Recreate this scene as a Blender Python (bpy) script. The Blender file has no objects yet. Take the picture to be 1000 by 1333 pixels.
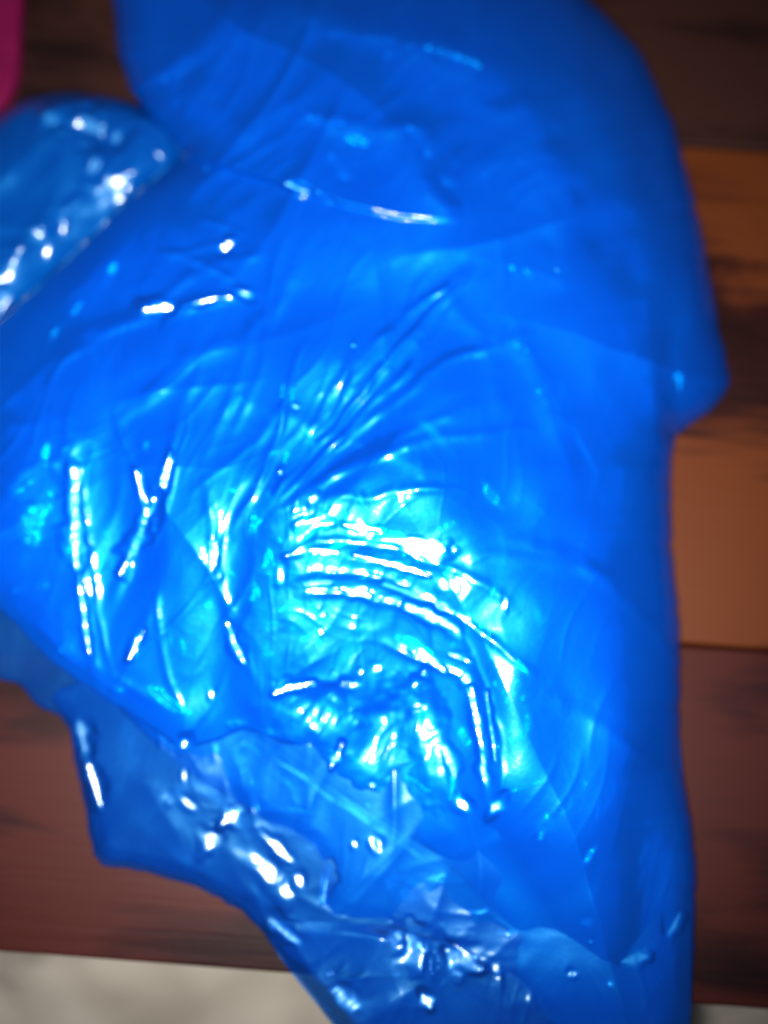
import bpy, math, random
import numpy as np
from mathutils import Vector, Matrix

# ------------------------------------------------------------------ camera, world, lamp
S = bpy.context.scene
COL = S.collection
W, H = 1000.0, 1333.0
PX = 0.0004                                   # one photograph pixel on the table, metres
FOV = math.radians(53.0)
CAM = np.array([0.0, -0.085, 0.525])
TGT = np.array([0.0, 0.006, 0.02])
fwd = (TGT - CAM); fwd /= np.linalg.norm(fwd)
right = np.cross(fwd, [0, 0, 1.0]); right /= np.linalg.norm(right)
upv = np.cross(right, fwd)
FPX = (H / 2) / math.tan(FOV / 2)

cd = bpy.data.cameras.new('camera')
cam = bpy.data.objects.new('camera', cd); COL.objects.link(cam)
cam.matrix_world = Matrix([[right[0], upv[0], -fwd[0], CAM[0]],
                           [right[1], upv[1], -fwd[1], CAM[1]],
                           [right[2], upv[2], -fwd[2], CAM[2]], [0, 0, 0, 1]])
cd.sensor_fit = 'VERTICAL'; cd.sensor_height = 24.0
cd.lens = 12.0 / math.tan(FOV / 2)
cd.clip_start = 0.01; cd.clip_end = 50
cd.dof.use_dof = True
cd.dof.focus_distance = 0.446
cd.dof.aperture_fstop = 0.95
S.camera = cam
S.render.resolution_x = 768; S.render.resolution_y = 1024

w = bpy.data.worlds.new('World'); S.world = w; w.use_nodes = True
w.node_tree.nodes['Background'].inputs[0].default_value = (0.75, 0.80, 1.0, 1)
w.node_tree.nodes['Background'].inputs[1].default_value = 0.055

LAMP = CAM + right * -0.020 + upv * -0.030
ld = bpy.data.lights.new('phone_flash', 'SPOT')
ld.energy = 32.0; ld.color = (1.0, 0.97, 0.93)
ld.shadow_soft_size = 0.006; ld.spot_size = math.radians(88); ld.spot_blend = 1.0
lamp = bpy.data.objects.new('phone_flash', ld); COL.objects.link(lamp)
lamp.location = LAMP
lamp.rotation_euler = (Vector((-0.050, 0.030, 0.03)) - Vector(LAMP)).to_track_quat('-Z', 'Y').to_euler()

S.view_settings.view_transform = 'Standard'; S.view_settings.look = 'None'
S.view_settings.exposure = 0.0; S.view_settings.gamma = 1.0
S.render.engine = 'CYCLES'
S.cycles.transparent_max_bounces = 16
S.cycles.max_bounces = 8; S.cycles.diffuse_bounces = 4; S.cycles.glossy_bounces = 3
S.cycles.caustics_reflective = False; S.cycles.caustics_refractive = False
S.cycles.sample_clamp_indirect = 4.0

# ------------------------------------------------------------------ helpers
def rays(u, v):
    u = np.asarray(u, float); v = np.asarray(v, float)
    a = (u - W / 2) / FPX; b = -(v - H / 2) / FPX
    d = fwd + a[..., None] * right + b[..., None] * upv
    return d
def at(u, v, z):
    """the point of the place at height z (metres) on the line of sight of a pixel"""
    d = rays(u, v); t = (np.asarray(z) - CAM[2]) / d[..., 2]
    return CAM + t[..., None] * d

def tag(o, label=None, cat=None, group=None, kind=None):
    for k, x in (('label', label), ('category', cat), ('group', group), ('kind', kind)):
        if x: o[k] = x
    return o
def empty(name, loc=(0, 0, 0)):
    o = bpy.data.objects.new(name, None); COL.objects.link(o); o.location = loc; o.empty_display_size = .02
    return o
def link(name, me, m, parent=None):
    o = bpy.data.objects.new(name, me); COL.objects.link(o)
    if m: me.materials.append(m)
    if parent:
        o.parent = parent
        o.matrix_parent_inverse = Matrix.Translation(-Vector(parent.location))
    return o

class Noise:
    def __init__(s, seed): s.t = np.random.RandomState(seed).rand(256, 256) * 2 - 1
    def __call__(s, x, y):
        xi = np.floor(x).astype(int); yi = np.floor(y).astype(int)
        fx = x - xi; fy = y - yi
        fx = fx * fx * fx * (fx * (fx * 6 - 15) + 10); fy = fy * fy * fy * (fy * (fy * 6 - 15) + 10)
        g = lambda a, b: s.t[(yi + b) & 255, (xi + a) & 255]
        return (g(0, 0) * (1 - fx) + g(1, 0) * fx) * (1 - fy) + (g(0, 1) * (1 - fx) + g(1, 1) * fx) * fy

def sstep(a, b, x):
    t = np.clip((x - a) / (b - a), 0, 1); return t * t * (3 - 2 * t)

def seg_dist(u, v, pts, closed=False):
    """distance to a polyline, nearest point, and running length fraction"""
    n = len(pts); best = np.full(u.shape, 1e9); qx = np.zeros(u.shape); qy = np.zeros(u.shape); fr = np.zeros(u.shape)
    L = [0.0]
    m = n if closed else n - 1
    for i in range(m):
        a, b = pts[i], pts[(i + 1) % n]; L.append(L[-1] + math.hypot(b[0] - a[0], b[1] - a[1]))
    for i in range(m):
        a, b = pts[i], pts[(i + 1) % n]
        dx, dy = b[0] - a[0], b[1] - a[1]; l2 = dx * dx + dy * dy + 1e-9
        t = np.clip(((u - a[0]) * dx + (v - a[1]) * dy) / l2, 0, 1)
        px, py = a[0] + t * dx, a[1] + t * dy
        d = (u - px) ** 2 + (v - py) ** 2
        k = d < best
        best = np.where(k, d, best); qx = np.where(k, px, qx); qy = np.where(k, py, qy)
        fr = np.where(k, (L[i] + t * math.sqrt(l2)) / L[-1], fr)
    return np.sqrt(best), qx, qy, fr
def inside(u, v, pts):
    c = np.zeros(u.shape, bool); n = len(pts)
    for i in range(n):
        x0, y0 = pts[i]; x1, y1 = pts[(i + 1) % n]
        if y0 == y1: continue
        k = ((y0 > v) != (y1 > v)) & (u < (x1 - x0) * (v - y0) / (y1 - y0) + x0)
        c ^= k
    return c
def smooth(pts, n=2, closed=True):
    """corner cutting so outlines are curves"""
    for _ in range(n):
        q = []
        m = len(pts)
        for i in range(m if closed else m - 1):
            a, b = pts[i], pts[(i + 1) % m]
            q += [(a[0] * .8 + b[0] * .2, a[1] * .8 + b[1] * .2), (a[0] * .2 + b[0] * .8, a[1] * .2 + b[1] * .8)]
        if not closed: q = [pts[0]] + q + [pts[-1]]
        pts = q
    return pts
def crinkled(pts, amp=1.6):
    """small nicks and waves along the cut or folded edge of the film"""
    q = []; n = len(pts); nz = Noise(91)
    for i in range(n):
        a, b = pts[i], pts[(i + 1) % n]; l = math.hypot(b[0] - a[0], b[1] - a[1]); m = max(1, int(l / 11))
        for j in range(m):
            x = a[0] + (b[0] - a[0]) * j / m; y = a[1] + (b[1] - a[1]) * j / m
            q.append((x + amp * float(nz(np.array(x / 9), np.array(y / 9)) + nz(np.array(x / 31), np.array(y / 31))), y + amp * float(nz(np.array(x / 9 + 40), np.array(y / 9)) + nz(np.array(x / 31 + 9), np.array(y / 31)))))
    return q
def prof(d, R):
    x = 1 - np.clip(d / R, 0, 1); return np.sqrt(np.clip(1 - x * x, 0, 1))
def gauss(u, v, cx, cy, sx, sy=None, ang=0):
    sy = sy or sx; c, s = math.cos(math.radians(ang)), math.sin(math.radians(ang))
    a = (u - cx) * c + (v - cy) * s; b = -(u - cx) * s + (v - cy) * c
    return np.exp(-(a / sx) ** 2 - (b / sy) ** 2)

# ---- crumpled film relief: many short soft folds in scattered directions
def crumple(u, v, seed, lam, amp, n=7, ang=None, spread=180, long=3.2, sharp=.045):
    """sparse sharp creases with flat film between them, in scattered directions"""
    rs = np.random.RandomState(seed); nz = Noise(seed + 7); h = np.zeros(u.shape)
    wu = u + lam * .7 * nz(u / lam / 2.6, v / lam / 2.6); wv = v + lam * .7 * nz(u / lam / 2.8 + 50, v / lam / 2.8 + 9)
    for i in range(n):
        th = rs.rand() * 180 if ang is None else ang + (rs.rand() - .5) * spread
        th = math.radians(-th)                       # degrees above the horizontal of the picture
        l = lam * (0.6 + 1.1 * rs.rand())
        a = (wu * math.cos(th) + wv * math.sin(th)) / (l * long) + rs.rand() * 90
        b = (-wu * math.sin(th) + wv * math.cos(th)) / l + rs.rand() * 90
        f = 1 - np.sqrt(nz(a, b) ** 2 + sharp ** 2) * 1.5
        m = sstep(-.2, .6, nz(u / lam / 2.4 + i * 17.3, v / lam / 2.4 + i * 5.1))
        h += amp * (l / lam) * np.clip(f, 0, 1) ** 2 * m
    return h
def ridge(h, u, v, pts, width, amp, seed=0, wob=.35):
    pts = smooth(pts, 1, False)
    xs = [p[0] for p in pts]; ys = [p[1] for p in pts]; R = width * 4
    k = (u > min(xs) - R) & (u < max(xs) + R) & (v > min(ys) - R) & (v < max(ys) + R)
    if not k.any(): return
    uu, vv = u[k], v[k]
    nz = Noise(seed + 31)
    uu2 = uu + 4 * nz(uu / 40, vv / 40); vv2 = vv + 4 * nz(uu / 40 + 30, vv / 40)
    d, _, _, fr = seg_dist(uu2, vv2, pts)
    a = amp * np.clip(fr * 6, 0, 1) ** .8 * np.clip((1 - fr) * 6, 0, 1) ** .8
    a = a * (1 + wob * nz(uu / 22 + 7, vv / 22))
    x = d / width
    h[k] += a * (1 / (1 + x * x * x * x * .6 + x * x) )

FN = Noise(77)
def facet(h, u, v, cx, cy, a, b, ang, off=(0.0, 0.0), dome=0.0, rag=.6, lo=.4, hi=2.0):
    """press one small flat facet into the film so that it faces the flash"""
    R = max(a, b) * 2.6 + 2
    k = (np.abs(u - cx) < R) & (np.abs(v - cy) < R)
    if k.sum() < 3: return
    uu, vv, hh = u[k], v[k], h[k]
    c, s = math.cos(math.radians(ang)), math.sin(math.radians(ang))
    p = ((uu - cx) * c + (vv - cy) * s) / a; q = (-(uu - cx) * s + (vv - cy) * c) / b
    r = np.sqrt(p * p + q * q) * (1 + rag * (.08 * FN(uu / 8, vv / 8) + .4 * FN(uu / 15 + 9, vv / 15)))
    Wt = 1 - sstep(lo, hi, r)
    h0 = (hh * np.exp(-r * r)).sum() / np.exp(-r * r).sum()
    P = at(np.array(cx), np.array(cy), h0 * PX)
    c1 = CAM - P; c2 = LAMP - P
    n = c1 / np.linalg.norm(c1) + c2 / np.linalg.norm(c2); n /= np.linalg.norm(n)
    n = n + right * off[0] + upv * off[1]; n /= np.linalg.norm(n)
    D = rays(uu, vv); t = np.dot(P - CAM, n) / (D @ n)
    z = (CAM[2] + t * D[:, 2]) / PX - dome * r * r
    h[k] = hh * (1 - Wt) + z * Wt

def mirror(x, y, z, off=(0, 0)):
    """height gradient (per pixel along and down the picture) of a film that would face the flash there"""
    P = at(np.array(float(x)), np.array(float(y)), z * PX)
    c1 = CAM - P; c2 = LAMP - P
    n = c1 / np.linalg.norm(c1) + c2 / np.linalg.norm(c2); n /= np.linalg.norm(n)
    n = n + right * off[0] + upv * off[1]; n /= np.linalg.norm(n)
    D = rays(np.array([x, x + 1.0, x]), np.array([y, y, y + 1.0])); t = np.dot(P - CAM, n) / (D @ n)
    zz = (CAM[2] + t * D[:, 2]) / PX
    return zz[1] - zz[0], zz[2] - zz[0]
def stroke(h, u, v, pts, w0, seed, glow=0.0, jit=.0, keep=48.0):
    """a short blob facet, or a long narrow ribbon of film pulled taut along a crease"""
    rs = random.Random(seed)
    off = (glow * rs.choice((-1, 1)) + rs.gauss(0, jit), glow * .3 + rs.gauss(0, jit))
    if len(pts) == 1:
        facet(h, u, v, pts[0][0], pts[0][1], w0 * rs.uniform(.9, 1.5), w0 * rs.uniform(.6, .9), rs.uniform(30, 130), off); return
    pts = smooth(pts, 1, False) if len(pts) > 2 else pts
    seg = np.array(pts, float); L = np.hypot(*(seg[1:] - seg[:-1]).T); cum = np.concatenate([[0], np.cumsum(L)]); T = cum[-1]
    n = max(4, int(T / 3)); ss = np.linspace(0, T, n); X = np.interp(ss, cum, seg[:, 0]); Y = np.interp(ss, cum, seg[:, 1])
    xs = seg[:, 0]; ys = seg[:, 1]; R = w0 * 3.6 + 3
    k = (u > xs.min() - R) & (u < xs.max() + R) & (v > ys.min() - R) & (v < ys.max() + R)
    if k.sum() < 6: return
    uu, vv, hh = u[k], v[k], h[k]
    hs = np.array([(hh * g).sum() / (g.sum() + 1e-9) for g in (np.exp(-((uu - a) ** 2 + (vv - b) ** 2) / 40.0) for a, b in zip(X, Y))])
    G = np.array([mirror(a, b, c, off) for a, b, c in zip(X, Y, hs)])
    tx = np.gradient(X, ss); ty = np.gradient(Y, ss)
    m_al = G[:, 0] * tx + G[:, 1] * ty; m_cr = -G[:, 0] * ty + G[:, 1] * tx
    ds = ss[1] - ss[0]; A = np.eye(n) / keep ** 2 * ds; b = hs / keep ** 2 * ds
    for i in range(n - 1):
        mm = (m_al[i] + m_al[i + 1]) / 2
        A[i, i] += 1 / ds; A[i + 1, i + 1] += 1 / ds; A[i, i + 1] -= 1 / ds; A[i + 1, i] -= 1 / ds; b[i] -= mm; b[i + 1] += mm
    z = np.linalg.solve(A, b)
    d, qx, qy, fr = seg_dist(uu, vv, [tuple(p) for p in seg]); s = fr * T
    cr = -(uu - qx) * np.interp(s, ss, ty) + (vv - qy) * np.interp(s, ss, tx)
    al = (uu - qx) * np.interp(s, ss, tx) + (vv - qy) * np.interp(s, ss, ty)
    zt = .13 * FN(s / 5.5 + seed * 3.7, cr / 9 + seed) + np.interp(s, ss, z) + cr * np.interp(s, ss, m_cr) + al * np.interp(s, ss, m_al)
    wid = w0 * (.55 + .45 * np.sin(np.pi * np.clip(fr, .04, .96)) ** .7) * (1 + .5 * FN(uu / 13 + seed, vv / 13))
    Wt = 1 - sstep(.25, 2.7, d / np.maximum(wid, .8))
    h[k] = hh * (1 - Wt) + zt * Wt

def film(name, outline, step, hfun, mat, parent, label=None):
    """one layer of thin film: hfun(u, v, dist_to_edge) gives its height over the table in pixel units"""
    xs = [p[0] for p in outline]; ys = [p[1] for p in outline]
    gu = np.arange(min(xs) - 2 * step, max(xs) + 2 * step, step); gv = np.arange(min(ys) - 2 * step, max(ys) + 2 * step, step)
    U, V = np.meshgrid(gu, gv); sh = U.shape
    d, qx, qy, _ = seg_dist(U.ravel(), V.ravel(), outline, True)
    ins = inside(U.ravel(), V.ravel(), outline).reshape(sh)
    d = d.reshape(sh); qx = qx.reshape(sh); qy = qy.reshape(sh)
    # cells whose corners are all inside or within a step of the edge; outside corners slide onto the edge
    near = ins | (d < step * 1.45)
    cell = near[:-1, :-1] & near[1:, :-1] & near[1:, 1:] & near[:-1, 1:]
    cell &= (ins[:-1, :-1] | ins[1:, :-1] | ins[1:, 1:] | ins[:-1, 1:])
    UU = np.where(ins, U, qx); VV = np.where(ins, V, qy); DD = np.where(ins, d, 0.0)
    h = hfun(UU, VV, DD)
    used = np.zeros(sh, bool)
    used[:-1, :-1] |= cell; used[1:, :-1] |= cell; used[1:, 1:] |= cell; used[:-1, 1:] |= cell
    idx = -np.ones(sh, int); idx[used] = np.arange(used.sum())
    P = at(UU[used], VV[used], h[used] * PX)
    q = np.stack([idx[:-1, :-1][cell], idx[1:, :-1][cell], idx[1:, 1:][cell], idx[:-1, 1:][cell]], 1)
    me = bpy.data.meshes.new(name)
    me.vertices.add(len(P)); me.vertices.foreach_set('co', P.astype(np.float32).ravel())
    me.loops.add(q.size); me.loops.foreach_set('vertex_index', q.astype(np.int32).ravel())
    me.polygons.add(len(q)); me.polygons.foreach_set('loop_start', np.arange(0, q.size, 4, dtype=np.int32))
    me.polygons.foreach_set('use_smooth', np.ones(len(q), bool))
    me.update(calc_edges=True); me.validate()
    o = link(name, me, mat, parent)
    if label: o['label'] = label
    print(name, len(q) * 2, 'tris', 'h', h[used].min(), h[used].max())
    return o

# ------------------------------------------------------------------ materials
def mat(name):
    m = bpy.data.materials.new(name); m.use_nodes = True
    nt = m.node_tree; nt.nodes.clear()
    out = nt.nodes.new('ShaderNodeOutputMaterial')
    return m, nt, out
def N(nt, t, **kw):
    n = nt.nodes.new(t)
    for k, x in kw.items():
        if k.startswith('i_'):
            k = k[2:]; n.inputs[int(k) if k.isdigit() else k.replace('_', ' ')].default_value = x
        else: setattr(n, k, x)
    return n

def film_material(name, see, col=(0.0, 0.102, 0.92, 1), rough=.21, glow=.22, tint=(.01, .66, .93, 1)):
    m, nt, out = mat(name); L = nt.links.new
    tc = N(nt, 'ShaderNodeTexCoord')
    nz = N(nt, 'ShaderNodeTexNoise', i_Scale=16.0, i_Detail=3.0); L(tc.outputs['Object'], nz.inputs['Vector'])
    # slight drift of pigment across the film
    mixc = N(nt, 'ShaderNodeMix', data_type='RGBA'); mixc.inputs[6].default_value = col
    mixc.inputs[7].default_value = (col[0], col[1] * 1.35, min(1, col[2] * 1.06), 1)
    L(nz.outputs['Fac'], mixc.inputs[0])
    nb = N(nt, 'ShaderNodeTexNoise', i_Scale=420.0, i_Detail=2.0); L(tc.outputs['Object'], nb.inputs['Vector'])
    bp = N(nt, 'ShaderNodeBump', i_Strength=.12, i_Distance=.0006); L(nb.outputs['Fac'], bp.inputs['Height'])
    dif = N(nt, 'ShaderNodeBsdfDiffuse'); L(mixc.outputs[2], dif.inputs['Color'])
    trl = N(nt, 'ShaderNodeBsdfTranslucent'); L(mixc.outputs[2], trl.inputs['Color'])
    body = N(nt, 'ShaderNodeMixShader', i_0=.28); L(dif.outputs[0], body.inputs[1]); L(trl.outputs[0], body.inputs[2])
    tr = N(nt, 'ShaderNodeBsdfTransparent'); tr.inputs[0].default_value = tint
    m1 = N(nt, 'ShaderNodeMixShader', i_0=see); L(body.outputs[0], m1.inputs[1]); L(tr.outputs[0], m1.inputs[2])
    g2 = N(nt, 'ShaderNodeBsdfGlossy', i_Roughness=.46); g2.inputs['Color'].default_value = (0.0, .50, .90, 1); L(bp.outputs[0], g2.inputs['Normal'])
    m2 = N(nt, 'ShaderNodeMixShader', i_0=glow); L(m1.outputs[0], m2.inputs[1]); L(g2.outputs[0], m2.inputs[2])
    fr = N(nt, 'ShaderNodeFresnel', i_IOR=1.5)
    g = N(nt, 'ShaderNodeBsdfGlossy', i_Roughness=rough); L(bp.outputs[0], g.inputs['Normal'])
    m3 = N(nt, 'ShaderNodeMixShader'); L(fr.outputs[0], m3.inputs[0]); L(m2.outputs[0], m3.inputs[1]); L(g.outputs[0], m3.inputs[2])
    L(m3.outputs[0], out.inputs['Surface'])
    return m
M_FRONT = film_material('blue_film_front', .50, rough=.14, glow=.14)
M_INNER = film_material('blue_film_inner', .12, rough=.16, glow=.24)
M_MID = film_material('blue_film_middle', .60, glow=.12, rough=.20, tint=(.16, .64, .92, 1))
M_REAR = film_material('blue_film_rear', .42, col=(0.0, .085, .60, 1), glow=.07, rough=.2, tint=(.1, .64, .92, 1))
M_BACK = film_material('blue_film_back', .80, glow=.08, rough=.23, tint=(.38, .66, .90, 1))

def wood_material(name, dark, mid, light, seed, vary=1.0):
    m, nt, out = mat(name); L = nt.links.new
    tc = N(nt, 'ShaderNodeTexCoord')
    mp = N(nt, 'ShaderNodeMapping'); mp.inputs['Location'].default_value = (seed * 3.1, seed * 1.7, 0)
    mp.inputs['Scale'].default_value = (2.6, 15.0, 15.0); L(tc.outputs['Object'], mp.inputs['Vector'])
    wv = N(nt, 'ShaderNodeTexNoise', i_Scale=1.0, i_Detail=7.0, i_Roughness=.62, i_Distortion=.9); L(mp.outputs[0], wv.inputs['Vector'])
    mp2 = N(nt, 'ShaderNodeMapping'); mp2.inputs['Scale'].default_value = (9, 210, 210); mp2.inputs['Location'].default_value = (seed, 0, 0)
    L(tc.outputs['Object'], mp2.inputs['Vector'])
    fine = N(nt, 'ShaderNodeTexNoise', i_Scale=1.0, i_Detail=4.0, i_Distortion=.5); L(mp2.outputs[0], fine.inputs['Vector'])
    big = N(nt, 'ShaderNodeTexNoise', i_Scale=9.0, i_Detail=2.0); L(tc.outputs['Object'], big.inputs['Vector'])
    a = N(nt, 'ShaderNodeMath', operation='MULTIPLY_ADD'); a.inputs[1].default_value = .16; L(fine.outputs['Fac'], a.inputs[0]); L(wv.outputs['Fac'], a.inputs[2])
    b = N(nt, 'ShaderNodeMath', operation='MULTIPLY_ADD'); b.inputs[1].default_value = .65 * vary; L(big.outputs['Fac'], b.inputs[0]); L(a.outputs[0], b.inputs[2])
    cr = N(nt, 'ShaderNodeValToRGB'); L(b.outputs[0], cr.inputs[0])
    e = cr.color_ramp.elements; e[0].position = .70; e[0].color = dark; e[1].position = .95; e[1].color = light
    k = e.new(.83); k.color = mid
    bs = N(nt, 'ShaderNodeBsdfPrincipled', i_Roughness=.48); L(cr.outputs[0], bs.inputs['Base Color'])
    bs.inputs['Specular IOR Level'].default_value = .25
    bp = N(nt, 'ShaderNodeBump', i_Strength=.25, i_Distance=.001); L(fine.outputs['Fac'], bp.inputs['Height']); L(bp.outputs[0], bs.inputs['Normal'])
    L(bs.outputs[0], out.inputs['Surface'])
    return m

# ------------------------------------------------------------------ table and floor
# the boards run along the near edge of the table, which slopes a little across the picture
e0 = at(np.array(0.), np.array(1241.), 0.0); e1 = at(np.array(900.), np.array(1309.), 0.0)
ax = (e1 - e0)[:2]; ax /= np.linalg.norm(ax); ay = np.array([-ax[1], ax[0]])
edge_y = float(np.dot(e0[:2], ay))
ang_t = math.atan2(ax[1], ax[0])
def row(u, v): return float(np.dot(at(np.array(float(u)), np.array(float(v)), 0.0)[:2], ay))
rows = [edge_y, row(950, 843), row(950, 192), row(950, 192) + .19, row(950, 192) + .36]
print('rows', rows)
def rounded_box(name, x0, x1, y0, y1, z0, z1, r, m, parent):
    """box whose long upper and lower edges are rounded, as a cross-section swept along x"""
    import bmesh
    bm = bmesh.new()
    v = bmesh.ops.create_cube(bm, size=1)['verts']
    for p in v:
        p.co.x = x0 if p.co.x < 0 else x1; p.co.y = y0 if p.co.y < 0 else y1; p.co.z = z0 if p.co.z < 0 else z1
    bmesh.ops.bevel(bm, geom=bm.edges[:], offset=r, segments=3, affect='EDGES', profile=.6)
    me = bpy.data.meshes.new(name); bm.to_mesh(me); bm.free()
    for p in me.polygons: p.use_smooth = True
    return link(name, me, m, parent)

table = tag(empty('wooden_table'), 'dark reddish brown varnished table of wide boards under the blue bag', 'table')
table.rotation_euler.z = ang_t
wm = [wood_material('wood_near_board', (.006, .0012, .0018, 1), (.018, .0026, .0034, 1), (.048, .0085, .0065, 1), 1.0),
      wood_material('wood_orange_board', (.006, .0010, .0009, 1), (.021, .0033, .0022, 1), (.10, .023, .005, 1), 4.0),
      wood_material('wood_far_board_shaded', (.005, .0018, .0018, 1), (.013, .0043, .0038, 1), (.03, .010, .007, 1), 7.0)]  # far boards: shade and flash falloff at the far side are painted into the wood colour
for i in range(len(rows) - 1):
    b = rounded_box('board', -.62, .62, rows[i] + .0006, rows[i + 1] - .0006, -.026 - .0, (-.0 if i != 1 else -.0003), .0022, wm[min(i, 2)], table)
    b.matrix_parent_inverse = Matrix.Identity(4)
    b['label'] = ['dark reddish board along the near edge', 'orange brown board with streaked grain', 'far board with shade painted into its dark colour', 'far board with shade painted into its dark colour'][i]
ap = rounded_box('apron', -.56, .56, edge_y + .03, edge_y + .05, -.10, -.0265, .001, wm[0], table); ap.matrix_parent_inverse = Matrix.Identity(4)
FLOOR_Z = -.30
for sx in (-.52, .52):
    for yy in (edge_y + .07, rows[-1] - .06):
        l = rounded_box('leg', sx - .025, sx + .025, yy - .025, yy + .025, FLOOR_Z + .002, -.0265, .003, wm[0], table); l.matrix_parent_inverse = Matrix.Identity(4)

m, nt, out = mat('pale_marble'); L = nt.links.new
tc = N(nt, 'ShaderNodeTexCoord')
n1 = N(nt, 'ShaderNodeTexNoise', i_Scale=5.0, i_Detail=6.0, i_Distortion=1.6); L(tc.outputs['Object'], n1.inputs['Vector'])
cr = N(nt, 'ShaderNodeValToRGB'); L(n1.outputs['Fac'], cr.inputs[0])
e = cr.color_ramp.elements; e[0].position = .36; e[0].color = (.50, .44, .36, 1); e[1].position = .62; e[1].color = (.84, .77, .65, 1)
n2 = N(nt, 'ShaderNodeTexNoise', i_Scale=3.2, i_Detail=5.0, i_Distortion=2.2); L(tc.outputs['Object'], n2.inputs['Vector'])
c2 = N(nt, 'ShaderNodeValToRGB'); L(n2.outputs['Fac'], c2.inputs[0])
q = c2.color_ramp.elements; q[0].position = .475; q[0].color = (0, 0, 0, 1); q[1].position = .53; q[1].color = (0, 0, 0, 1); k = q.new(.50); k.color = (1, 1, 1, 1)
mx = N(nt, 'ShaderNodeMix', data_type='RGBA'); mx.inputs[7].default_value = (.30, .27, .24, 1)
L(cr.outputs[0], mx.inputs[6]); L(c2.outputs[0], mx.inputs[0])
bs = N(nt, 'ShaderNodeBsdfPrincipled', i_Roughness=.35); L(mx.outputs[2], bs.inputs['Base Color']); L(bs.outputs[0], out.inputs['Surface'])
me = bpy.data.meshes.new('floor'); me.from_pydata([(-3, -3, FLOOR_Z), (3, -3, FLOOR_Z), (3, 3, FLOOR_Z), (-3, 3, FLOOR_Z)], [], [(0, 1, 2, 3)])
tag(link('floor', me, m), 'pale beige marble floor below the table', None, None, 'structure')

# ------------------------------------------------------------------ maroon cloth in the corner
m, nt, out = mat('maroon_cloth'); L = nt.links.new
tc = N(nt, 'ShaderNodeTexCoord')
mp = N(nt, 'ShaderNodeMapping'); mp.inputs['Scale'].default_value = (1, 1, 1); mp.inputs['Rotation'].default_value = (0, 0, .12); L(tc.outputs['Object'], mp.inputs['Vector'])
wa = N(nt, 'ShaderNodeTexWave', i_Scale=260.0, i_Distortion=1.5); L(mp.outputs[0], wa.inputs['Vector'])
nn = N(nt, 'ShaderNodeTexNoise', i_Scale=60.0, i_Detail=4.0); L(mp.outputs[0], nn.inputs['Vector'])
mx = N(nt, 'ShaderNodeMix', data_type='RGBA'); mx.inputs[6].default_value = (.11, .0025, .034, 1); mx.inputs[7].default_value = (.17, .005, .054, 1); L(nn.outputs['Fac'], mx.inputs[0])
bs = N(nt, 'ShaderNodeBsdfPrincipled', i_Roughness=.85); L(mx.outputs[2], bs.inputs['Base Color'])
bs.inputs['Specular IOR Level'].default_value = .08
bp = N(nt, 'ShaderNodeBump', i_Strength=.4, i_Distance=.0004); L(wa.outputs['Fac'], bp.inputs['Height']); L(bp.outputs[0], bs.inputs['Normal'])
L(bs.outputs[0], out.inputs['Surface'])
cl_out = smooth([(-260, -160), (38, -160), (35, -60), (31, 20), (29, 90), (22, 120), (3, 148), (-60, 175), (-260, 190)], 1)
nzc = Noise(5)
mc = tag(empty('folded_cloth'), 'maroon woven cloth at the upper left corner beside the blue bag', 'cloth')
film('upper_fold', cl_out, 4, lambda u, v, d: 5 + 24 * prof(d, 14) + 3 * nzc(u / 60, v / 60), m, mc)
cl2 = [(x + 1 if x > -100 else x, y + 2 if y > 0 else y) for x, y in cl_out]
film('lower_fold', cl2, 5, lambda u, v, d: 1.0 + 8 * prof(d, 8), m, mc)

# ------------------------------------------------------------------ the blue bag
bag = tag(empty('plastic_bag'), 'crumpled shiny translucent blue plastic bag lying on the brown table', 'plastic bag')

RIGHT_SIDE = [(907, 1130), (902, 1065), (889, 1010), (885, 940), (887, 840), (878, 740), (873, 650), (876, 572)]
back_out = smooth([(232, 150), (190, 152), (150, 160), (60, 300), (-40, 420), (-120, 560), (-110, 800), (-40, 868), (0, 885), (25, 890), (50, 920), (88, 936), (100, 1000), (112, 1060), (125, 1127),
    (175, 1130), (262, 1155), (328, 1195), (368, 1250), (408, 1300), (440, 1345), (480, 1420), (890, 1420), (900, 1333), (904, 1240)] + RIGHT_SIDE
    + [(905, 550), (936, 524), (944, 500), (930, 420), (900, 300), (850, 150), (760, 60), (300, 60)], 1)
back_out = crinkled(back_out)
TOP_SIDE = [(905, 552), (936, 525), (950, 500), (946, 470), (930, 380), (915, 300), (895, 220), (870, 140), (830, 60), (770, 0), (690, -70), (600, -120), (300, -130)]
front_out = smooth([(138, -90), (146, 0), (151, 60), (165, 112), (190, 150), (222, 186), (236, 200), (225, 212), (150, 280), (80, 346), (0, 420), (-70, 480), (-90, 740), (-30, 775), (0, 792), (50, 848), (120, 900), (180, 940), (210, 958), (236, 976), (268, 968), (330, 946), (400, 990), (480, 1044),
    (550, 1100), (605, 1150), (645, 1220), (690, 1290), (740, 1420), (890, 1420), (898, 1333), (902, 1230)] + RIGHT_SIDE + TOP_SIDE, 1)
front_out = crinkled(front_out)
left_out = smooth([(-120, 240), (-60, 190), (0, 148), (35, 127), (90, 118), (150, 126), (190, 140), (260, 170), (290, 240), (180, 330), (80, 420), (0, 480), (-100, 540)], 1)
mid_out = smooth([(100, 860), (180, 950), (240, 1005), (300, 1040), (350, 1075), (420, 1110), (415, 1195), (500, 1200), (600, 1232), (660, 1275), (730, 1345), (760, 1420), (885, 1420), (900, 1333), (903, 1240), (905, 1130),
    (889, 1010), (880, 900), (500, 850)], 1)
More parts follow.
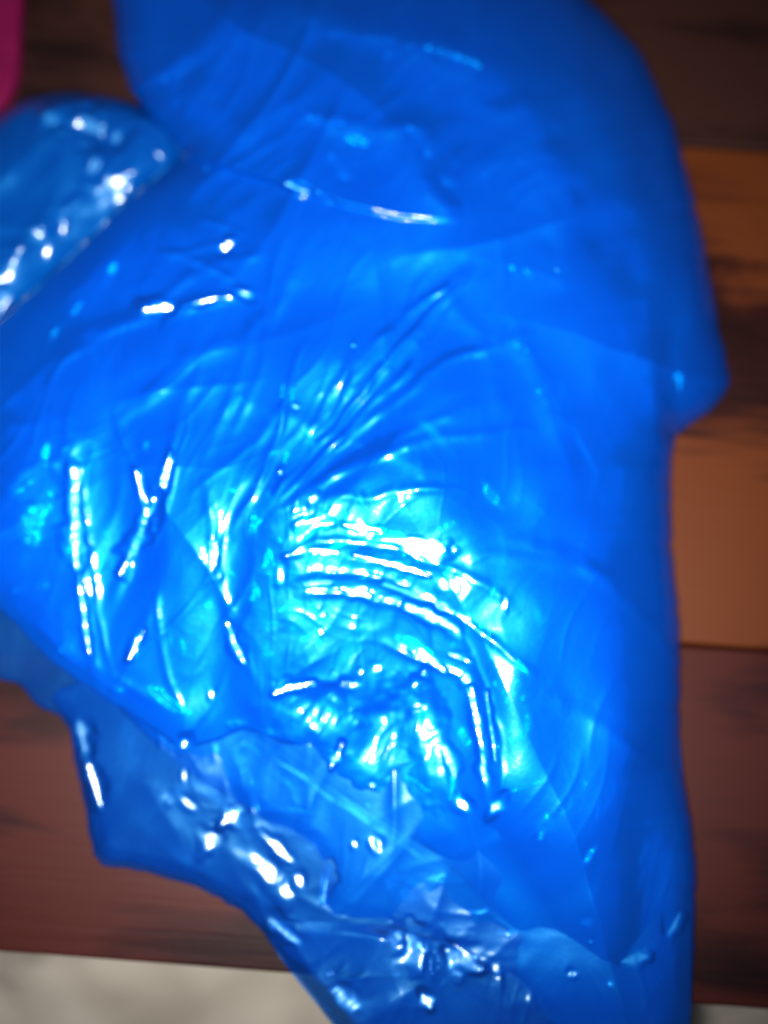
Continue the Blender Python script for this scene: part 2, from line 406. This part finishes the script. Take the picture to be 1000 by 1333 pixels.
under_out = smooth([(150, -60), (158, 20), (166, 70), (182, 120), (215, 165), (250, 205), (230, 232), (160, 292), (92, 356), (10, 430), (-50, 490), (-70, 740), (-20, 760), (10, 778), (60, 835), (130, 886), (200, 930), (262, 960), (330, 935), (400, 975), (480, 1028),
    (550, 1086), (615, 1138), (665, 1215), (710, 1290), (760, 1400), (870, 1400), (884, 1300), (888, 1200), (892, 1130), (888, 1070), (876, 1010), (872, 940), (874, 840), (864, 740), (858, 650), (860, 575),
    (900, 540), (926, 515), (936, 495), (930, 460), (914, 380), (900, 300), (880, 220), (854, 140), (812, 60), (750, 0), (680, -60), (600, -100), (300, -110)], 1)
nA, nB, nC = Noise(11), Noise(23), Noise(37)
d_front = lambda u, v: seg_dist(u.ravel(), v.ravel(), front_out, True)[0].reshape(u.shape)
def step_line(u, v, pts, amp, reach, soft=5):
    """a fold edge: the film on the left-hand side of the line stands proud, by an amount that dies out at the line's end"""
    d, qx, qy, fr = seg_dist(u.ravel(), v.ravel(), pts)
    d = d.reshape(u.shape); qx = qx.reshape(u.shape); qy = qy.reshape(u.shape); fr = fr.reshape(u.shape)
    ex, ey = np.interp(fr, [0, .5, 1], [pts[1][0] - pts[0][0], pts[len(pts) // 2][0] - pts[len(pts) // 2 - 1][0], pts[-1][0] - pts[-2][0]]), np.interp(fr, [0, .5, 1], [pts[1][1] - pts[0][1], pts[len(pts) // 2][1] - pts[len(pts) // 2 - 1][1], pts[-1][1] - pts[-2][1]])
    side = np.sign((u - qx) * ey - (v - qy) * ex)
    sd = d * side
    a = amp * np.clip((1 - fr) * 2.2, 0, 1)
    return a * sstep(-soft * .5, soft, sd) * np.exp(-np.clip(sd, 0, None) / reach)
def front_base(u, v, d):
    lowleft = np.clip(sstep(760, 500, u) + 0, 0, 1) if False else (1 - sstep(480, 800, u)) * sstep(170, 260, v)
    h = 10 + 44 * lowleft + 92 * (1 - lowleft) * prof(d, 190) + 46 * lowleft * (1 - np.exp(-d / 110)) + 4 * lowleft * prof(d, 6) + 34 * sstep(0, 420, d)
    h = h + 18 * gauss(u, v, 160, 300, 160, 60, -42)
    h = h - 26 * sstep(1000, 1180, v) * sstep(0, 80, d)
    h -= .00042 * np.clip(v - 1060, 0, None) ** 2 * sstep(520, 640, u)
    h += 20 * gauss(u, v, 430, 720, 170, 110) - 14 * gauss(u, v, 300, 760, 40, 170, 8)
    h += 12 * nA(u / 190, v / 190) * sstep(0, 100, d) + 4 * nB(u / 80, v / 80) * sstep(0, 60, d)
    facet(h, u, v, 455, 850, 125, 165, -25, off=(.09, -.20), rag=0, lo=.0, hi=1.7, dome=9)
    facet(h, u, v, 120, 700, 60, 110, 0, off=(-.19, .05), rag=0, lo=.0, hi=1.7, dome=8)
    facet(h, u, v, 440, 500, 70, 110, 35, off=(.09, .12), rag=0, lo=.1, hi=1.7, dome=6)
    facet(h, u, v, 735, 890, 75, 150, 0, off=(.36, -.05), rag=0, lo=.0, hi=1.7)
    facet(h, u, v, 500, 345, 150, 90, 20, off=(.04, .33), rag=0, lo=.0, hi=1.7)
    facet(h, u, v, 400, 930, 48, 26, -8, off=(.0, -.01), rag=.5, lo=.2, hi=2.0)
    facet(h, u, v, 500, 965, 24, 52, 22, off=(.01, .0), rag=.5, lo=.2, hi=2.0)
    facet(h, u, v, 560, 965, 16, 50, -8, off=(.03, .02), rag=.5, lo=.2, hi=2.0)
    # the turned-over mouth at the top and the corner that peeps out on the right
    h += step_line(u, v, [(150, 130), (190, 172), (240, 205), (330, 230), (400, 252), (450, 268), (520, 284), (600, 290)], 17, 150)
    h -= 16 * sstep(846, 884, u - .08 * (v - 500)) * (1 - sstep(560, 590, v)) * sstep(360, 540, v)
    return h

FRONT_RIDGES = [
 ([(345, 665), (430, 560), (530, 440), (630, 340)], 6, 6), ([(352, 668), (460, 560), (580, 470), (700, 430)], 9, 5), ([(350, 672), (450, 610), (560, 570), (700, 560)], 9, 5),
 ([(335, 680), (380, 600), (440, 520), (470, 430)], 7, 5), ([(345, 675), (420, 590), (500, 510), (560, 440)], 8, 6),
 ([(350, 672), (440, 610), (540, 560), (620, 520)], 9, 5), ([(340, 690), (420, 650), (520, 640), (620, 640)], 9, 4),
 ([(300, 700), (345, 620), (360, 560), (395, 440)], 7, 5), ([(400, 560), (480, 450), (560, 390), (620, 345)], 8, 6),
 ([(250, 640), (330, 580), (370, 520)], 7, 4), ([(150, 560), (230, 480), (330, 430), (400, 330)], 12, 6),
 ([(60, 480), (140, 430), (240, 400), (320, 380)], 9, 6), ([(180, 420), (260, 350), (350, 330)], 9, 5),
 ([(355, 735), (420, 705), (500, 712), (590, 738), (680, 800)], 8, 6), ([(350, 760), (430, 742), (510, 760), (600, 805), (700, 880)], 7, 6),
 ([(380, 775), (460, 770), (530, 795), (600, 830)], 6, 5), ([(500, 835), (570, 868), (612, 890), (625, 960), (636, 1050)], 6, 6),
 ([(600, 830), (640, 900), (652, 980), (655, 1060)], 7, 5), ([(650, 700), (740, 720), (840, 800), (880, 860)], 12, 5),
 ([(600, 720), (700, 730), (800, 750), (870, 745)], 12, 4), ([(700, 900), (780, 940), (860, 1000)], 14, 5),
 ([(20, 790), (90, 850), (180, 905), (240, 930)], 10, 5), ([(0, 560), (60, 600), (100, 640)], 10, 4),
 ([(660, 420), (720, 520), (740, 640)], 20, 5), ([(560, 360), (640, 460), (660, 560)], 16, 4)]
WHITE = [
 ([(795, 1282)], 7), ([(769, 1226)], 4),
 ([(188, 403), (222, 401)], 7), ([(240, 398), (300, 386)], 3), ([(318, 382)], 8), ([(295, 321)], 6), ([(725, 352)], 3),
 ([(222, 586), (216, 625), (206, 652)], 4), ([(202, 650), (185, 690), (170, 722), (156, 748)], 7), ([(176, 612), (185, 640), (192, 655)], 4),
 ([(95, 612), (100, 655), (98, 690), (101, 735)], 8), ([(103, 750), (110, 800), (116, 850)], 4), ([(188, 820), (168, 858)], 4), ([(298, 812), (306, 840), (318, 862)], 5),
 ([(278, 706), (280, 735)], 3), ([(285, 750)], 5), ([(408, 650)], 8), ([(388, 684), (432, 680)], 6), ([(448, 683), (494, 690)], 4),
 ([(372, 724), (405, 714), (440, 718)], 4), ([(460, 722), (510, 735), (560, 750)], 3), ([(577, 759)], 7), ([(522, 708), (568, 706)], 5), ([(545, 722), (578, 716)], 8),
 ([(365, 750)], 7), ([(398, 762), (430, 757)], 5), ([(445, 765), (480, 777)], 5), ([(500, 760), (545, 776), (590, 796)], 5), ([(530, 788), (562, 802), (594, 820)], 6),
 ([(586, 852), (614, 862)], 4), ([(546, 850), (580, 872)], 4), ([(606, 884)], 7), ([(614, 895), (620, 930), (626, 975)], 4), ([(628, 985), (632, 1012)], 6), ([(634, 900), (644, 990)], 2.5),
 ([(644, 1052)], 9), ([(356, 904), (380, 894), (410, 888)], 5),
 ([(446, 968), (430, 1002)], 4), ([(580, 975), (592, 1010)], 6), ([(602, 1047)], 9),
 ([(485, 1022)], 5), ([(487, 1053)], 6), ([(420, 800)], 4), ([(418, 823)], 4), ([(492, 870)], 6), ([(470, 875)], 4), ([(657, 788)], 5), ([(365, 615)], 4), ([(385, 530)], 4), ([(438, 505)], 4),
 ([(275, 904)], 5), ([(240, 966)], 8), ([(460, 450)], 3), ([(268, 220)], 4)]
CYAN = [
 ([(832, 1096), (830, 1124)], 8), ([(622, 1193), (658, 1187)], 7), ([(705, 1090), (712, 1058)], 6), ([(808, 1254), (844, 1244)], 8), ([(765, 1202)], 7), ([(870, 1218), (886, 1188)], 6), ([(768, 1112)], 5),
 ([(95, 380)], 6), ([(147, 350)], 8), ([(70, 434)], 9), ([(100, 402)], 6), ([(8, 512)], 14), ([(60, 590)], 7), ([(162, 572), (172, 600)], 5), ([(190, 580)], 5),
 ([(440, 480), (410, 540), (370, 610)], 8), ([(400, 560), (375, 600)], 8), ([(375, 510)], 9), ([(355, 590)], 4), ([(350, 640), (330, 690)], 7), ([(465, 580), (430, 620)], 5),
 ([(350, 725), (360, 780)], 9), ([(380, 800), (440, 830)], 14), ([(350, 850), (360, 880)], 8), ([(600, 790), (612, 820)], 9), ([(640, 645)], 7), ([(570, 690), (590, 680)], 5), ([(450, 850)], 14),
 ([(20, 770), (60, 760)], 7), ([(80, 850), (160, 895)], 10), ([(40, 700), (60, 650)], 10), ([(700, 800)], 7), ([(680, 870)], 6), ([(685, 940)], 6), ([(560, 1020)], 8), ([(605, 960)], 7), ([(370, 960), (440, 1010)], 7),
 ([(500, 470), (540, 450)], 10), ([(520, 600)], 10), ([(560, 560)], 9), ([(330, 760), (350, 820)], 6), ([(520, 830), (560, 850)], 6), ([(470, 690), (520, 700)], 7), ([(200, 900), (230, 920)], 7)]

TRAILS = [([(90, 530), (98, 690), (128, 925)], 10, 2.2), ([(108, 600), (116, 720), (150, 900)], 5, 1.2), ([(268, 455), (226, 575), (188, 695), (135, 810)], 10, 2.4), ([(250, 520), (222, 640), (190, 740)], 4, 1.0),
 ([(268, 620), (288, 780), (335, 905)], 8, 2.0), ([(148, 530), (172, 600), (200, 670)], 6, 1.6), ([(204, 775), (216, 860), (236, 935)], 5, 1.4), ([(205, 770), (170, 855), (140, 915)], 6, 1.6),
 ([(90, 440), (180, 410), (260, 392), (350, 378)], 9, 2.2), ([(200, 328), (255, 340), (310, 366)], 5, 1.4), ([(205, 330), (265, 322), (330, 320)], 4, 1.2), ([(255, 284), (290, 292), (330, 306)], 4, 1.2), ([(120, 560), (70, 600), (10, 620)], 8, 1.8),
 ([(10, 700), (60, 712), (110, 700)], 7, 1.6), ([(0, 640), (40, 660), (90, 650)], 5, 1.2), ([(330, 420), (300, 520), (260, 610)], 8, 1.8), ([(370, 360), (340, 480), (300, 580)], 7, 1.5)]
TOP_RIDGES = [([(390, 15), (470, 40), (560, 60), (660, 95)], 16, 6), ([(300, 60), (330, 20), (420, 10)], 14, 4),
 ([(400, 150), (470, 168), (560, 160)], 9, 4), ([(560, 160), (550, 230), (600, 290)], 9, 4), ([(700, 120), (730, 260), (740, 380)], 18, 5), ([(800, 160), (840, 300), (860, 430)], 18, 4),
 ([(900, 330), (905, 420), (878, 520)], 12, 5), ([(250, 90), (280, 150), (350, 190)], 14, 4), ([(600, 120), (640, 150), (700, 130)], 10, 4)]
TOP_WHITE = [([(372, 240), (402, 250)], 4.5), ([(410, 253), (432, 262)], 2.5)]
TOP_CYAN = [([(402, 152), (448, 163)], 6), ([(458, 180), (474, 187)], 6), ([(560, 220), (580, 240)], 8), ([(410, 22), (470, 42), (540, 58)], 7), ([(560, 62), (650, 92)], 5),
 ([(888, 385), (898, 430)], 9), ([(882, 490), (878, 515)], 8), ([(540, 165), (556, 200)], 9), ([(430, 200), (450, 232)], 6), ([(235, 70), (245, 100)], 12)]

def front_h(u, v, d):
    h = front_base(u, v, d)
    e = sstep(0, 40, d)
    for i, (p, wd, am) in enumerate(FRONT_RIDGES): ridge(h, u, v, p, wd * .9, am * (.62 if i < 9 else .36), i)
    left = 1 - sstep(480, 760, u); low = sstep(520, 760, v)
    for i, (p, wd, am) in enumerate(TRAILS): ridge(h, u, v, p, wd, am, 200 + i)
    for i, (p, wd, am) in enumerate(TOP_RIDGES): ridge(h, u, v, p, wd * 1.5, am * .6, 60 + i)
    h += e * crumple(u, v, 3, 100, 2.2, 6, None)
    busy = np.clip(.2 + .6 * left + .5 * gauss(u, v, 480, 850, 190, 210), 0, 1.0)
    h += e * (.2 + .8 * busy) * crumple(u, v, 5, 50, 1.5, 6, 62, 70, 6)
    h += e * busy ** 2 * crumple(u, v, 6, 24, .5, 5, 60, 80, 6)
    h += e * gauss(u, v, 460, 950, 120, 80, 10) * (crumple(u, v, 81, 26, 2.2, 5, 62, 36, 4) + crumple(u, v, 82, 13, .8, 4, 55, 50, 4))
    h += e * gauss(u, v, 440, 800, 120, 60, 20) * crumple(u, v, 83, 20, 1.1, 4, -15, 60, 4)
    for i, (p, wd) in enumerate(WHITE + TOP_WHITE): stroke(h, u, v, p, wd * (1.15 if wd > 5 else .95), i, jit=.03)
    return h
film('front_panel', front_out, 1.6, front_h, M_FRONT, bag)

def left_h(u, v, d):
    h = 12 + 22 * prof(d, 16) + 16 * (1 - np.exp(-d / 60))
    h += 5 * nA(u / 70, v / 70)
    dc = seg_dist(u.ravel(), v.ravel(), [(236, 200), (150, 280), (80, 346), (0, 420), (-70, 480)])[0].reshape(u.shape)
    h -= 34 * np.exp(-dc / 45)
    h = np.maximum(h, 4)
    ridge(h, u, v, [(185, 165), (130, 225), (70, 290), (0, 350)], 14, 6, 91)
    ridge(h, u, v, [(180, 150), (130, 230), (60, 300)], 16, -5, 92)
    h += sstep(0, 20, d) * (crumple(u, v, 21, 75, 5.0, 6, 50, 90) + crumple(u, v, 22, 32, 1.6, 6, 50, 120)) + 6
    for i, (p, wd) in enumerate([([(208, 203)], 6), ([(83, 296)], 6), ([(62, 327)], 7), ([(165, 244)], 6)]): stroke(h, u, v, p, wd, 800 + i)
    for i, (p, wd) in enumerate([([(60, 150), (75, 160)], 10), ([(110, 155), (135, 175)], 13), ([(150, 180)], 9), ([(125, 215)], 9), ([(0, 400)], 10)]): stroke(h, u, v, p, wd * 1.1, 820 + i, glow=.16)
    return h
film('rear_lobe', left_out, 2.2, left_h, M_REAR, bag)

def mid_h(u, v, d):
    h = 16 + 3 * prof(d, 5) + 46 * (1 - np.exp(-d / 150)) + 14 * prof(np.clip(905 - u, 0, 999), 60)
    h += 5 * nC(u / 80, v / 80)
    h += sstep(0, 25, d) * (crumple(u, v, 31, 90, 3.2, 5, 60, 120) + crumple(u, v, 32, 34, .8, 5, 60, 120))
    for i, (p, wd) in enumerate([([(430, 1130), (412, 1180)], 6)]): stroke(h, u, v, p, wd, 900 + i, glow=0 if i < 2 else .12)
    for i, (p, wd) in enumerate([([(490, 1100)], 8), ([(462, 1098)], 5), ([(705, 1085), (712, 1060)], 6), ([(810, 1252), (842, 1245)], 7), ([(765, 1200)], 6), ([(745, 1268)], 6), ([(870, 1215), (885, 1190)], 6), ([(655, 1215)], 6),
            ([(430, 1130), (408, 1188)], 6)]): stroke(h, u, v, p, wd, 920 + i, glow=.15)
    return h
film('middle_fold', mid_out, 2.4, mid_h, M_MID, bag)

def under_h(u, v, d):
    h = np.maximum(front_base(u, v, d_front(u, v)) - 17, 3)
    e = sstep(0, 30, d)
    h += e * (crumple(u, v, 41, 80, 5, 7) + crumple(u, v, 42, 30, 1.8, 8)) - 4 * e
    for i, (p, wd) in enumerate(CYAN + TOP_CYAN): stroke(h, u, v, p, wd * 1.7, 500 + i, glow=.0, jit=.05, keep=16.0)
    return h
film('inner_fold', under_out, 2.2, under_h, M_INNER, bag)

def back_h(u, v, d):
    h = 3 + 3 * prof(d, 5) + 38 * (1 - np.exp(-d / 130))
    zone = (1 - sstep(430, 640, u)) * sstep(900, 960, v)
    h += zone * 5 * nB(u / 70, v / 70)
    h += sstep(0, 20, d) * (.3 + .7 * zone) * (crumple(u, v, 51, 70, 3.6, 6) + crumple(u, v, 52, 28, 1.2, 6)) * .7
    return np.maximum(h, 1.5)
lower_out = smooth([(60, 905), (92, 940), (103, 1000), (115, 1060), (129, 1120), (176, 1125), (262, 1150), (326, 1188), (372, 1258), (414, 1310), (450, 1350), (500, 1420), (800, 1420), (740, 1200), (600, 1130), (460, 1040), (330, 950), (230, 930), (120, 880)], 1)
LOW_WHITE = [([(112, 985), (122, 1015), (132, 1045)], 6), ([(270, 1104), (284, 1078)], 10), ([(290, 1072), (314, 1053)], 8), ([(345, 1088), (378, 1120)], 7), ([(352, 1138)], 13), ([(374, 1160)], 12), ([(390, 1146)], 9), ([(205, 955), (228, 975)], 5), ([(240, 1010)], 6),
            ([(576, 1280)], 5), ([(550, 1295), (560, 1312)], 10)]
LOW_CYAN = [([(245, 1045)], 7), ([(220, 1040)], 6), ([(535, 1225), (545, 1258)], 17), ([(518, 1220)], 13), ([(585, 1238), (622, 1262)], 15), ([(440, 1290), (460, 1310)], 14), ([(355, 1200), (385, 1225)], 8),
            ([(105, 945), (110, 975)], 8), ([(645, 1260)], 7)]
def lower_h(u, v, d):
    dd = seg_dist(u.ravel(), v.ravel(), back_out, True)[0].reshape(u.shape)
    h = 7 + 3 * prof(dd, 5) + 38 * (1 - np.exp(-dd / 130)) + 1.5 * prof(d, 4)
    h = h + sstep(0, 20, d) * (crumple(u, v, 61, 75, 3.6, 6) + crumple(u, v, 62, 36, .9, 5))
    for i, (p, wd) in enumerate(LOW_WHITE): stroke(h, u, v, p, wd, 1000 + i, glow=.04)
    for i, (p, wd) in enumerate(LOW_CYAN): stroke(h, u, v, p, wd * 1.2, 1020 + i, glow=.10, jit=.04)
    return h
tail_out = smooth([(340, 1198), (382, 1260), (420, 1310), (456, 1358), (500, 1420), (790, 1420), (740, 1330), (680, 1270), (610, 1235), (500, 1202), (410, 1196)], 1)
def tail_h(u, v, d):
    dd = seg_dist(u.ravel(), v.ravel(), back_out, True)[0].reshape(u.shape)
    h = 12 + 40 * (1 - np.exp(-dd / 130)) + 2 * prof(d, 5) + sstep(0, 20, d) * (crumple(u, v, 71, 80, 6, 6) + crumple(u, v, 72, 34, 1.8, 6))
    for i, (p, wd) in enumerate(LOW_WHITE):
        if p[0][1] > 1190: stroke(h, u, v, p, wd * .6, 1000 + i, glow=.04)
    for i, (p, wd) in enumerate(LOW_CYAN):
        if p[0][1] > 1190: stroke(h, u, v, p, wd * .6, 1020 + i, glow=.12, jit=.04)
    return h
film('tail_fold', tail_out, 2.4, tail_h, M_BACK, bag)
film('lower_fold', lower_out, 2.6, lower_h, M_BACK, bag)
film('back_panel', back_out, 2.4, back_h, M_BACK, bag)
